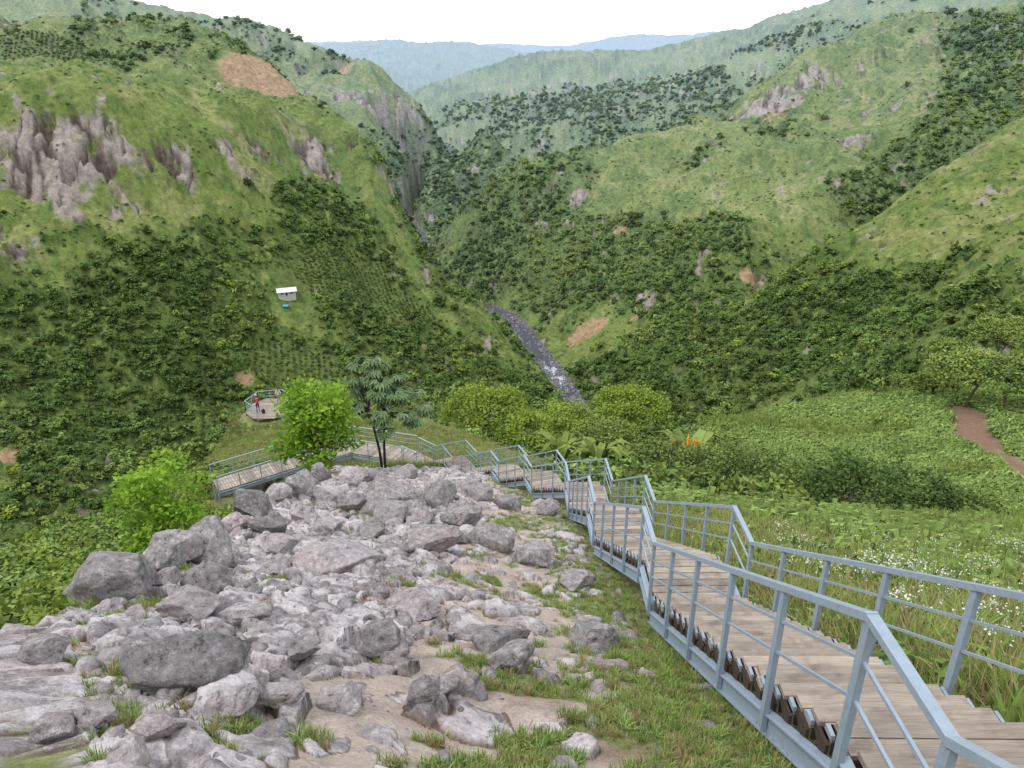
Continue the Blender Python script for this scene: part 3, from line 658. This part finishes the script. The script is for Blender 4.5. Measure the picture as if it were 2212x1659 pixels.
def rockmesh(name,seed,dims,mat):
    rg=np.random.default_rng(seed);v=IV.copy();v*=1.15
    for i in range(14):
        n_=rg.normal(size=3);n_/=np.linalg.norm(n_);d=.60+.28*rg.random()
        ov=v@n_-d;k=ov>0;v[k]-=np.outer(ov[k]*.97,n_)
    nz=np.array([mnoise.fractal(Vector(p*1.3+seed),.8,2.1,6) for p in v]);v+=v*(nz*.13)[:,None]
    v*=np.array(dims)/2
    me=bpy.data.meshes.new(name);me.from_pydata(v.tolist(),[],IF);me.polygons.foreach_set('use_smooth',[True]*len(IF));me.materials.append(mat);return me
BL=[(225,1290,235,140),(375,1480,280,140),(455,1215,130,120),(365,1215,140,90),(300,1180,80,50),(360,1260,70,50),(545,1110,110,80),(540,1065,90,65),(660,1070,80,75),(605,1080,70,55),(840,1100,150,85),(945,1090,95,65),
(925,1190,145,75),(1065,1190,110,85),(1150,1220,115,75),(850,1130,110,50),(735,1235,180,90),(900,1330,130,55),(810,1400,140,70),(1070,1410,150,90),(1100,1445,110,70),(1285,1405,130,90),(1240,1270,85,35),
(990,1500,120,75),(915,1515,95,65),(400,1330,180,60),(600,1190,90,60),(60,1305,80,50),(715,1085,70,60),(1030,1080,70,50),(760,1050,60,50),(880,1035,60,45),(450,1275,120,70),(200,1560,100,55),(730,1530,130,60),
(580,1150,90,55),(800,1160,90,50),(1000,1130,90,50),(500,1150,80,60),(520,1340,110,50),(640,1420,100,45),(480,1540,140,60),
(700,1150,80,50),(650,1120,70,45),(900,1120,70,45),(760,1100,80,50),(1100,1100,80,45),(1180,1110,60,35),(980,1170,70,40),(600,1240,90,50),(1010,1060,60,40),(690,1040,60,50),(800,1045,70,45),(580,1045,60,45),(80,1430,120,60),(100,1600,110,60),(330,1590,120,55),(600,1520,100,50)]
DKS=(0,1,2,3,6,7,8,10,11,12,13,14,19,20,21,23,24,35,37,42,44,46,50,51,52)
for i,(u,v,wp,hp) in enumerate(BL):
    X,Y,Z=gp(u,v);D=Y*CP-Z*SP
    w_=wp/1703*D*.97;hh_=hp/1703*D*1.12
    o=link('boulder',rockmesh('boulder',100+i,(w_,w_*(.65+.3*rng.random()),hh_),rm if i in DKS else rm2));o.location=(X,Y+w_*.15,Z+hh_*.12);o.rotation_euler=(rng.normal()*.12-.3,rng.normal()*.12,rng.random()*.7-.35)
x,y=sample_r(22000,1.8,44,-.62,.35,1.1);ar=hgt(x,y,AREA);k=(rng.random(len(x))<ar*.32*(1-.8*hgt(x,y,SAND)));x,y=x[k],y[k]
def rk(seed,mat):
    v,f=ico(3);rg=np.random.default_rng(seed)
    for i in range(9):
        n_=rg.normal(size=3);n_/=np.linalg.norm(n_);d=.6+.3*rg.random();ov=v@n_-d;kk=ov>0;v[kk]-=np.outer(ov[kk]*.95,n_)
    v+=v*np.array([mnoise.fractal(Vector(p*1.5+seed),.8,2.1,4) for p in v])[:,None]*.12
    me=bpy.data.meshes.new('stone');me.from_pydata((v*np.array((.5,.4,.27))).tolist(),[],f);me.polygons.foreach_set('use_smooth',[True]*len(f));me.materials.append(mat);return bpy.data.objects.new('stone',me)
sc=(.03+.34*rng.random(len(x))**3.4)*(1+1.2*ss(8,30,np.hypot(x,y)))
scatter('loose_stones',np.stack([x,y,hgt(x,y)-.02*sc],1),sc,rng.integers(0,5,len(x)),[rk(i,rm2) for i in range(3)]+[rk(7,rm),rk(8,rm)],.25)
# ---------------------------------------------------------------- river
def ribbon(name,P,w,mat,dz,sub=6):
    pts_=[]
    for a,b_ in zip(P[:-1],P[1:]):
        for i in range(sub): t=i/sub;pts_.append([a[k]*(1-t)+b_[k]*t for k in range(3)])
    pts_.append(P[-1]);pts_=np.array(pts_,float)
    for _ in range(4): pts_[1:-1]=(pts_[:-2]+pts_[1:-1]*2+pts_[2:])/4
    vs=[];m_=9
    for i,p in enumerate(pts_):
        d=pts_[min(i+1,len(pts_)-1)]-pts_[max(i-1,0)];sd=np.array((d[1],-d[0],0));sd/=np.linalg.norm(sd)
        for j in range(m_): vs.append(p+sd*w*(j/(m_-1)*2-1)+np.array((0,0,dz)))
    f=[(i*m_+j,i*m_+j+1,(i+1)*m_+j+1,(i+1)*m_+j) for i in range(len(pts_)-1) for j in range(m_-1)]
    me=bpy.data.meshes.new(name);me.from_pydata([list(v) for v in vs],[],f);me.materials.append(mat);return link(name,me)
wm,nt,b=newmat('river_water')
P=N(nt,'ShaderNodeNewGeometry').outputs['Position'];mp=N(nt,'ShaderNodeMapping');mp.inputs['Scale'].default_value=(1,.3,1);nt.links.new(P,mp.inputs[0])
f_=noise(nt,mp.outputs[0],.35,6,.75);f2=noise(nt,P,.02,2,.5);col=mixn(nt,mrange(nt,math_(nt,'ADD',f_,math_(nt,'MULTIPLY',math_(nt,'SUBTRACT',f2,.5),.7)),.60,.72,0,1),(.07,.082,.105),(.50,.53,.58))
nt.links.new(col,b.inputs['Base Color']);b.inputs['Roughness'].default_value=.6;b.inputs['Specular IOR Level'].default_value=.2
bp=N(nt,'ShaderNodeBump');bp.inputs['Distance'].default_value=.5;nt.links.new(f_,bp.inputs['Height']);nt.links.new(bp.outputs[0],b.inputs['Normal'])
ribbon('river',RIVER,7.5,wm,.3)
x,y=sample_r(80000,380,1100,-.2,.2);d_,z_=polyd(RIVER,x,y);k=(d_<9.5)&(rng.random(len(x))<.15+.75*ss(2.5,6.5,d_+2.5*fbm(x/12,y/12,2,5)));x,y,z_=x[k],y[k],z_[k]
scatter('river_rocks',np.stack([x,y,z_+.2],1),1.5+4*rng.random(len(x))**2.5,rng.integers(0,3,len(x)),[rk(50+i,rmd) for i in range(3)],.3)
# ---------------------------------------------------------------- staircase
M_steel=simple('painted_steel',(.30,.37,.45),.45,0,14,.10)
M_wood,nt,b=newmat('weathered_planks')
P=N(nt,'ShaderNodeNewGeometry').outputs['Position'];mp=N(nt,'ShaderNodeMapping');mp.inputs['Scale'].default_value=(1.5,22,22);nt.links.new(P,mp.inputs[0])
f_=noise(nt,mp.outputs[0],2,6,.7);f2_=noise(nt,P,3.5,4,.6);tn=N(nt,'ShaderNodeAttribute',attribute_name='tone').outputs['Fac']
col=mixn(nt,mrange(nt,f_,.3,.7,0,1),(.29,.23,.18),(.52,.45,.38));col=mixn(nt,mrange(nt,f2_,.52,.72,0,.65),col,(.15,.105,.08));col=gmul(nt,col,mrange(nt,tn,0,1,.62,1.15))
nt.links.new(col,b.inputs['Base Color']);b.inputs['Roughness'].default_value=.85
bp=N(nt,'ShaderNodeBump');bp.inputs['Distance'].default_value=.008;nt.links.new(f_,bp.inputs['Height']);nt.links.new(bp.outputs[0],b.inputs['Normal'])
M_dwood=simple('damp_timber',(.06,.04,.03),.9)
M_red=simple('red_paint',(.45,.13,.12),.7,amt=.5,nscale=30)
def walkway(name,NODES,W=1.32,supports=True,step=.19):
    root=bpy.data.objects.new(name,None);scene.collection.objects.link(root)
    T=MB();F=MB();R=MB();B=MB();rg=np.random.default_rng(5)
    nd=[np.array(p,float) for p in NODES]
    dirs=[]
    for a,b_ in zip(nd[:-1],nd[1:]): d=b_-a;d[2]=0;dirs.append(d/np.linalg.norm(d))
    nsd=[]
    for i in range(len(nd)):
        d=dirs[max(0,i-1)]+dirs[min(i,len(dirs)-1)];d/=np.linalg.norm(d);nsd.append(np.array((d[1],-d[0],0)))
    U=np.array((0,0,1.))
    for i,(a,b_) in enumerate(zip(nd[:-1],nd[1:])):
        d=dirs[i];sd=np.array((d[1],-d[0],0));L=np.linalg.norm((b_-a)[:2]);dz=a[2]-b_[2]
        if dz>.5:
            n_=max(1,round(dz/step));run=L/n_
            for s_ in range(n_):
                c_=a+d*(s_+.5)*run;c_[2]=a[2]-(s_+1)*dz/n_+ (dz/n_)*.5
                tt=rg.random();jit=rg.normal()*.015
                for hs in (-1,1): T.box(c_+sd*jit*hs-U*.025+d*hs*run*.235,sd*(W/2-.03),d*(run*.235-.006),U*.022,0,np.clip(tt+rg.normal()*.12,0,1))
                if i==2 and s_==10:
                    T.box(c_-sd*.42-d*.05+U*.0015,sd*.13,d*.05,U*.0012,1,.5);T.box(c_+sd*.45-d*.08+U*.0015,sd*.07,d*.03,U*.0012,1,.5)
                T.box(c_-d*(run/2-.02)-U*.11,sd*(W/2-.06),d*.010,U*.05,2,.3)
                for sg in (-1,1):
                    e=c_+sd*sg*(W/2-.02)-U*.05
                    t_=sd*sg*.012;A_=e-d*run*.5;B_=e+d*run*.5;C_=e-d*run*.5-U*.19
                    B.add([A_-t_,B_-t_,C_-t_,A_+t_,B_+t_,C_+t_],[(0,1,2),(5,4,3),(0,3,4,1),(1,4,5,2),(2,5,3,0)],0,.5)
                    B.box(e+d*run*.35+U*-.02+sd*sg*.02,sd*.02,d*.05,U*.02,1,.5)
            off=-.34
        else:
            n_=max(1,round(L/.17));run=L/n_
            for s_ in range(n_):
                c_=a+d*(s_+.5)*run;c_[2]=a[2]-dz*(s_+.5)/n_-.025
                T.box(c_+sd*rg.normal()*.012,sd*(W/2-.03),d*(run/2-.009),U*.024,0,rg.random())
            off=-.2
        for sg in (-1,1):
            pa=a+nsd[i]*sg*(W/2+.01);pb=b_+nsd[i+1]*sg*(W/2+.01)
            F.beam(pa+U*off,pb+U*off,.05,.2,0,.5,.02)
            F.beam(pa+U*(off+.1)+sd*sg*.02,pb+U*(off+.1)+sd*sg*.02,.09,.014,0,.5,.02)
            F.beam(pa+U*(off-.1)+sd*sg*.02,pb+U*(off-.1)+sd*sg*.02,.09,.014,0,.5,.02)
            ra_=a+nsd[i]*sg*(W/2+.065);rb=b_+nsd[i+1]*sg*(W/2+.065)
            R.beam(ra_+U*1.03,rb+U*1.03,.07,.05,0,.5,.02)
            for hh2 in (.42,.72): R.beam(ra_+U*hh2,rb+U*hh2,.022,.022,0,.5,.01)
            npst=max(1,round(np.linalg.norm(rb-ra_)/1.45))
            for s_ in range(npst+(1 if i==len(nd)-2 else 0)):
                p=ra_+(rb-ra_)*(s_/npst);R.beam(p+U*(off-.05),p+U*1.01,.045,.075,0,.5)
        if supports:
            for sg in (-1,1):
                p=b_+nsd[i+1]*sg*(W/2-.1);zg=h1(p[0],p[1])
                F.beam(p+U*(-.25),np.array((p[0],p[1],min(zg,p[2]-.3)-.2)),.09,.09,0,.5)
    for nm_,mb,mats in (('treads',T,[M_wood,M_red,M_dwood]),('stringers',F,[M_steel]),('railing',R,[M_steel]),('tread_brackets',B,[M_dwood,M_steel])):
        if mb.v: link(nm_,mb.mesh(nm_,mats),root)
    return root
walkway('staircase',STAIR)
walkway('boardwalk',WALK,1.6)
root=bpy.data.objects.new('lookout_platform',None);scene.collection.objects.link(root);T=MB();R=MB()
cx,cy,cz=PLAT;hexp=[(cx+2.3*math.cos(a),cy+2.3*math.sin(a)) for a in np.radians([15,75,135,195,255,315])]
for i in range(30):
    yy=-2.2+i*.152;wd=2.0 if abs(yy)<1.15 else 2.0-(abs(yy)-1.15)*.9
    T.box((cx,cy+yy,cz-.03),(wd,0,0),(0,.07,0),(0,0,.025),0,rng.random())
for i in range(6):
    a,b_=hexp[i],hexp[(i+1)%6];a=np.array((*a,cz));b_=np.array((*b_,cz));U=np.array((0,0,1.))
    R.beam(a-U*.15,b_-U*.15,.06,.2)
    if i==4: continue
    R.beam(a+U*1.03,b_+U*1.03,.07,.05);R.beam(a+U*.4,b_+U*.4,.025,.025);R.beam(a+U*.7,b_+U*.7,.025,.025)
    for t in (0,.5,1): p=a*(1-t)+b_*t;R.beam(p-U*.6,p+U*1.02,.05,.07)
link('deck',T.mesh('deck',[M_wood]),root);link('railing',R.mesh('railing',[M_steel]),root)
# ---------------------------------------------------------------- people
M_skin=simple('skin',(.35,.20,.13),.6,amt=.05);M_hair=simple('dark_hair',(.02,.015,.012),.7);M_shoe=simple('shoe',(.05,.05,.06),.6)
def person(name,loc,yaw,shirt,pants,lean,arms,hat=None):
    J={'pel':(0,0,.93),'wai':(0,-.02-lean*.1,1.08),'che':(0,-.02-lean*.35,1.30),'nek':(0,-.02-lean*.5,1.47),'hea':(0,-.03-lean*.58,1.53)}
    V=[];E=[];Rr=[];Lb=[]
    def ad(p,r,l,par=None):
        V.append(p);Rr.append(r);Lb.append(l)
        if par is not None: E.append((par,len(V)-1))
        return len(V)-1
    pe=ad(J['pel'],(.155,.11),'p');wa=ad(J['wai'],(.13,.10),'s',pe);ch=ad(J['che'],(.155,.115),'s',wa);ne=ad(J['nek'],(.055,.055),'k',ch);ad(J['hea'],(.055,.055),'k',ne)
    for s_ in (-1,1):
        hp_=ad((s_*.09,0,.86),(.09,.09),'p',pe);kn=ad((s_*.11,-.03+.02*s_,.48),(.06,.06),'p',hp_);an=ad((s_*.12,.03+.05*s_,.09),(.042,.042),'p',kn);ad((s_*.13,-.12+.05*s_,.035),(.04,.03),'o',an)
        sh=ad((s_*.19,J['che'][1],1.38),(.06,.06),'s',ch);el=ad((s_*.25,J['che'][1]-arms[0],1.38-arms[1]),(.043,.043),'s',sh)
        wr=ad((s_*(.25-arms[4]),J['che'][1]-arms[2],1.38-arms[3]),(.028,.028),'k',el);dv=(Vector(V[wr])-Vector(V[el])).normalized()
        pa=Vector(V[wr])+dv*.08;pi=ad(tuple(pa),(.035,.018),'k',wr)
        for f_ in range(5):
            o=(f_-2)*.018;L=(.055,.075,.085,.078,.06)[f_]
            e1=ad(tuple(pa+dv*(.02 if f_ else -.01)+Vector((o*1.3,0,0))),(.009,.009),'k',pi);ad(tuple(pa+dv*(.02+L)+Vector((o*1.6,0,-.015))),(.008,.008),'k',e1)
    me=bpy.data.meshes.new('tmp');me.from_pydata(V,E,[]);o=link('tmp',me);o.modifiers.new('Skin','SKIN');sv=me.skin_vertices[0].data
    for i,r_ in enumerate(Rr): sv[i].radius=r_;sv[i].use_root=(i==0)
    sb=o.modifiers.new('Sub','SUBSURF');sb.levels=1;sb.render_levels=1
    dg=bpy.context.evaluated_depsgraph_get();m2=bpy.data.meshes.new_from_object(o.evaluated_get(dg));bpy.data.objects.remove(o)
    m2.name='body';Va=np.array(V);mats=[shirt,pants,M_skin,M_shoe];mp_={'s':0,'p':1,'k':2,'o':3}
    for x in mats: m2.materials.append(x)
    Ed=[(Va[a],Va[b_],Lb[b_]) for a,b_ in E]
    for p in m2.polygons:
        c_=np.array(p.center);best=9;l='s'
        for a,b_,lb in Ed:
            ab=b_-a;t=np.clip(np.dot(c_-a,ab)/np.dot(ab,ab),0,1);d=np.linalg.norm(c_-a-t*ab)
            if d<best: best=d;l=lb
        p.material_index=mp_[l];p.use_smooth=True
    root=bpy.data.objects.new(name,None);scene.collection.objects.link(root);link('body',m2,root)
    hc=np.array(J['hea'])+np.array((0,-.02,.11));mb=MB();v,f=ico(3);w_=v.copy();w_[:,2]*=1.28;w_[:,0]*=.85;w_[:,1]*=1.0
    w_[v[:,2]<-.3]*=np.array((.82,.9,1));k=(v[:,1]<-.9)&(abs(v[:,2])<.3);w_[k,1]-=.12
    mb.add(w_*.093+hc,f,0)
    hv=v*np.array((.92,1.08,1.32))*.097+hc+np.array((0,.012,.012));ff=[t for t in f if not all(v[i,1]<-.25 and v[i,2]<.55 for i in t) and all(v[i,2]>-.55 for i in t)]
    mb.add(hv,ff,1)
    for s_ in (-1,1):
        mb.add(v*.012+hc+np.array((s_*.033,-.085,.01)),f,1);mb.add(v*np.array((.012,.02,.03))+hc+np.array((s_*.082,.01,0)),f,0)
    mb.box(hc+np.array((0,-.083,-.055)),(.02,0,0),(0,.006,0),(0,0,.004),2)
    if hat: mb.add(v*np.array((.105,.115,.06))+hc+np.array((0,0,.09)),f,3);mb.box(hc+np.array((0,-.13,.075)),(.06,0,0),(0,.05,0),(0,0,.008),3)
    link('head',mb.mesh('head',[M_skin,M_hair,simple('lips',(.3,.1,.09)),hat or M_hair],True),root)
    root.location=loc;root.rotation_euler=(0,0,yaw);return root
person('man_in_red_shirt',(-24.9,69.6,cz),math.radians(-150),simple('red_shirt',(.50,.04,.05),.8),simple('dark_trousers',(.04,.04,.06),.9),.35,(.12,.25,.38,.30,.06),simple('light_cap',(.6,.55,.5)))
person('visitor_in_white_shirt',(-23.4,71.6,cz),math.radians(20),simple('white_shirt',(.72,.66,.64),.8),simple('grey_trousers',(.22,.22,.25),.9),.15,(.05,.27,.25,.38,.1))
mb=MB();v,f=ico(3);w_=v.copy();w_=np.sign(w_)*np.abs(w_)**.7*np.array((.17,.12,.24));mb.add(w_+np.array((0,0,.24)),f,0);mb.add(v*np.array((.12,.06,.12))+np.array((0,-.13,.18)),f,0)
mb.tube([(-.08,.12,.1),(-.09,.2,.25),(-.06,.1,.44)],[.015]*3,5);mb.tube([(.08,.12,.1),(.09,.2,.25),(.06,.1,.44)],[.015]*3,5)
o=link('backpack',mb.mesh('backpack',[simple('black_cloth',(.02,.02,.025),.9)],True));o.location=(-24.3,69.3,cz)
# ---------------------------------------------------------------- farmhouse
X,Y,Z=HX,HY,h1(HX,HY)
root=bpy.data.objects.new('farmhouse',None);scene.collection.objects.link(root)
wl=MB();wl.box((0,0,-.6),(4.2,0,0),(0,2.6,0),(0,0,2.9),0)
link('walls',wl.mesh('walls',[simple('whitewash',(.66,.62,.57),.9)]),root)
rf=MB()
for s_ in (-1,1): rf.add([(-4.9,s_*3.6,2.05),(4.9,s_*3.6,2.05),(4.9,0,3.6),(-4.9,0,3.6),(-4.9,s_*3.6,2.2),(4.9,s_*3.6,2.2),(4.9,0,3.75),(-4.9,0,3.75)],[(0,1,2,3),(7,6,5,4),(0,4,5,1),(0,3,7,4),(1,5,6,2)],0)
link('roof',rf.mesh('roof',[simple('metal_roof',(.70,.70,.70),.5)]),root)
dw=MB();dw.box((-.2,-2.62,.9),(.45,0,0),(0,.03,0),(0,0,1.0),0);dw.box((-2.4,-2.62,1.2),(.5,0,0),(0,.03,0),(0,0,.45),0);dw.box((2.2,-2.62,1.2),(.5,0,0),(0,.03,0),(0,0,.45),0)
link('door_and_windows',dw.mesh('door_and_windows',[simple('dark_opening',(.05,.05,.06))]),root)
root.location=(X,Y,Z+1.6);root.rotation_euler=(0,0,.35);root.scale=(1.35,1.35,1.15)
X,Y,Z=X+1,Y-9,h1(X+1,Y-9)
mb=MB();mb.box((0,0,1.0),(1.8,0,0),(0,1.4,.3),(0,-.01,.04),0);
for a in (-1.5,1.5):
    for b_ in (-1.1,1.1): mb.beam((a,b_,-2),(a,b_,1.0+b_*.2),.08,.08,1)
o=link('blue_tarp_shelter',mb.mesh('blue_tarp_shelter',[simple('blue_tarp',(.08,.35,.55),.5),M_bark]));o.location=(X,Y,Z+.9)
# ---------------------------------------------------------------- light, sky, camera
el,az=math.radians(58),math.radians(-125)
wd=bpy.data.worlds.new('World');scene.world=wd;wd.use_nodes=True;nt=wd.node_tree;bg=nt.nodes['Background']
sk=N(nt,'ShaderNodeTexSky');sk.sky_type='NISHITA';sk.sun_disc=False;sk.sun_elevation=el;sk.sun_rotation=az;sk.altitude=1500
tc=N(nt,'ShaderNodeTexCoord');mp=N(nt,'ShaderNodeMapping');mp.inputs['Scale'].default_value=(1,1,3.5);nt.links.new(tc.outputs['Generated'],mp.inputs[0])
cf=noise(nt,mp.outputs[0],2.2,6,.55)
col=mixn(nt,mrange(nt,cf,.3,.6,.80,.99),sk.outputs[0],(9.0,9.2,9.6))
nt.links.new(col,bg.inputs['Color']);bg.inputs['Strength'].default_value=.15
sl_=bpy.data.lights.new('sun','SUN');sl_.energy=1.5;sl_.angle=math.radians(12);sl_.color=(1,.96,.9)
so=bpy.data.objects.new('sun',sl_);scene.collection.objects.link(so)
dv=Vector((math.sin(az)*math.cos(el),math.cos(az)*math.cos(el),math.sin(el)));so.rotation_euler=dv.to_track_quat('Z','Y').to_euler()
cam=bpy.data.cameras.new('camera');co_=bpy.data.objects.new('camera',cam);scene.collection.objects.link(co_);scene.camera=co_
cam.lens=36*1703/2212;cam.sensor_width=36;cam.clip_start=.05;cam.clip_end=30000
co_.location=(0,0,0);co_.rotation_euler=(math.radians(66),0,0)
scene.view_settings.view_transform='Standard';scene.view_settings.look='None';scene.view_settings.exposure=0
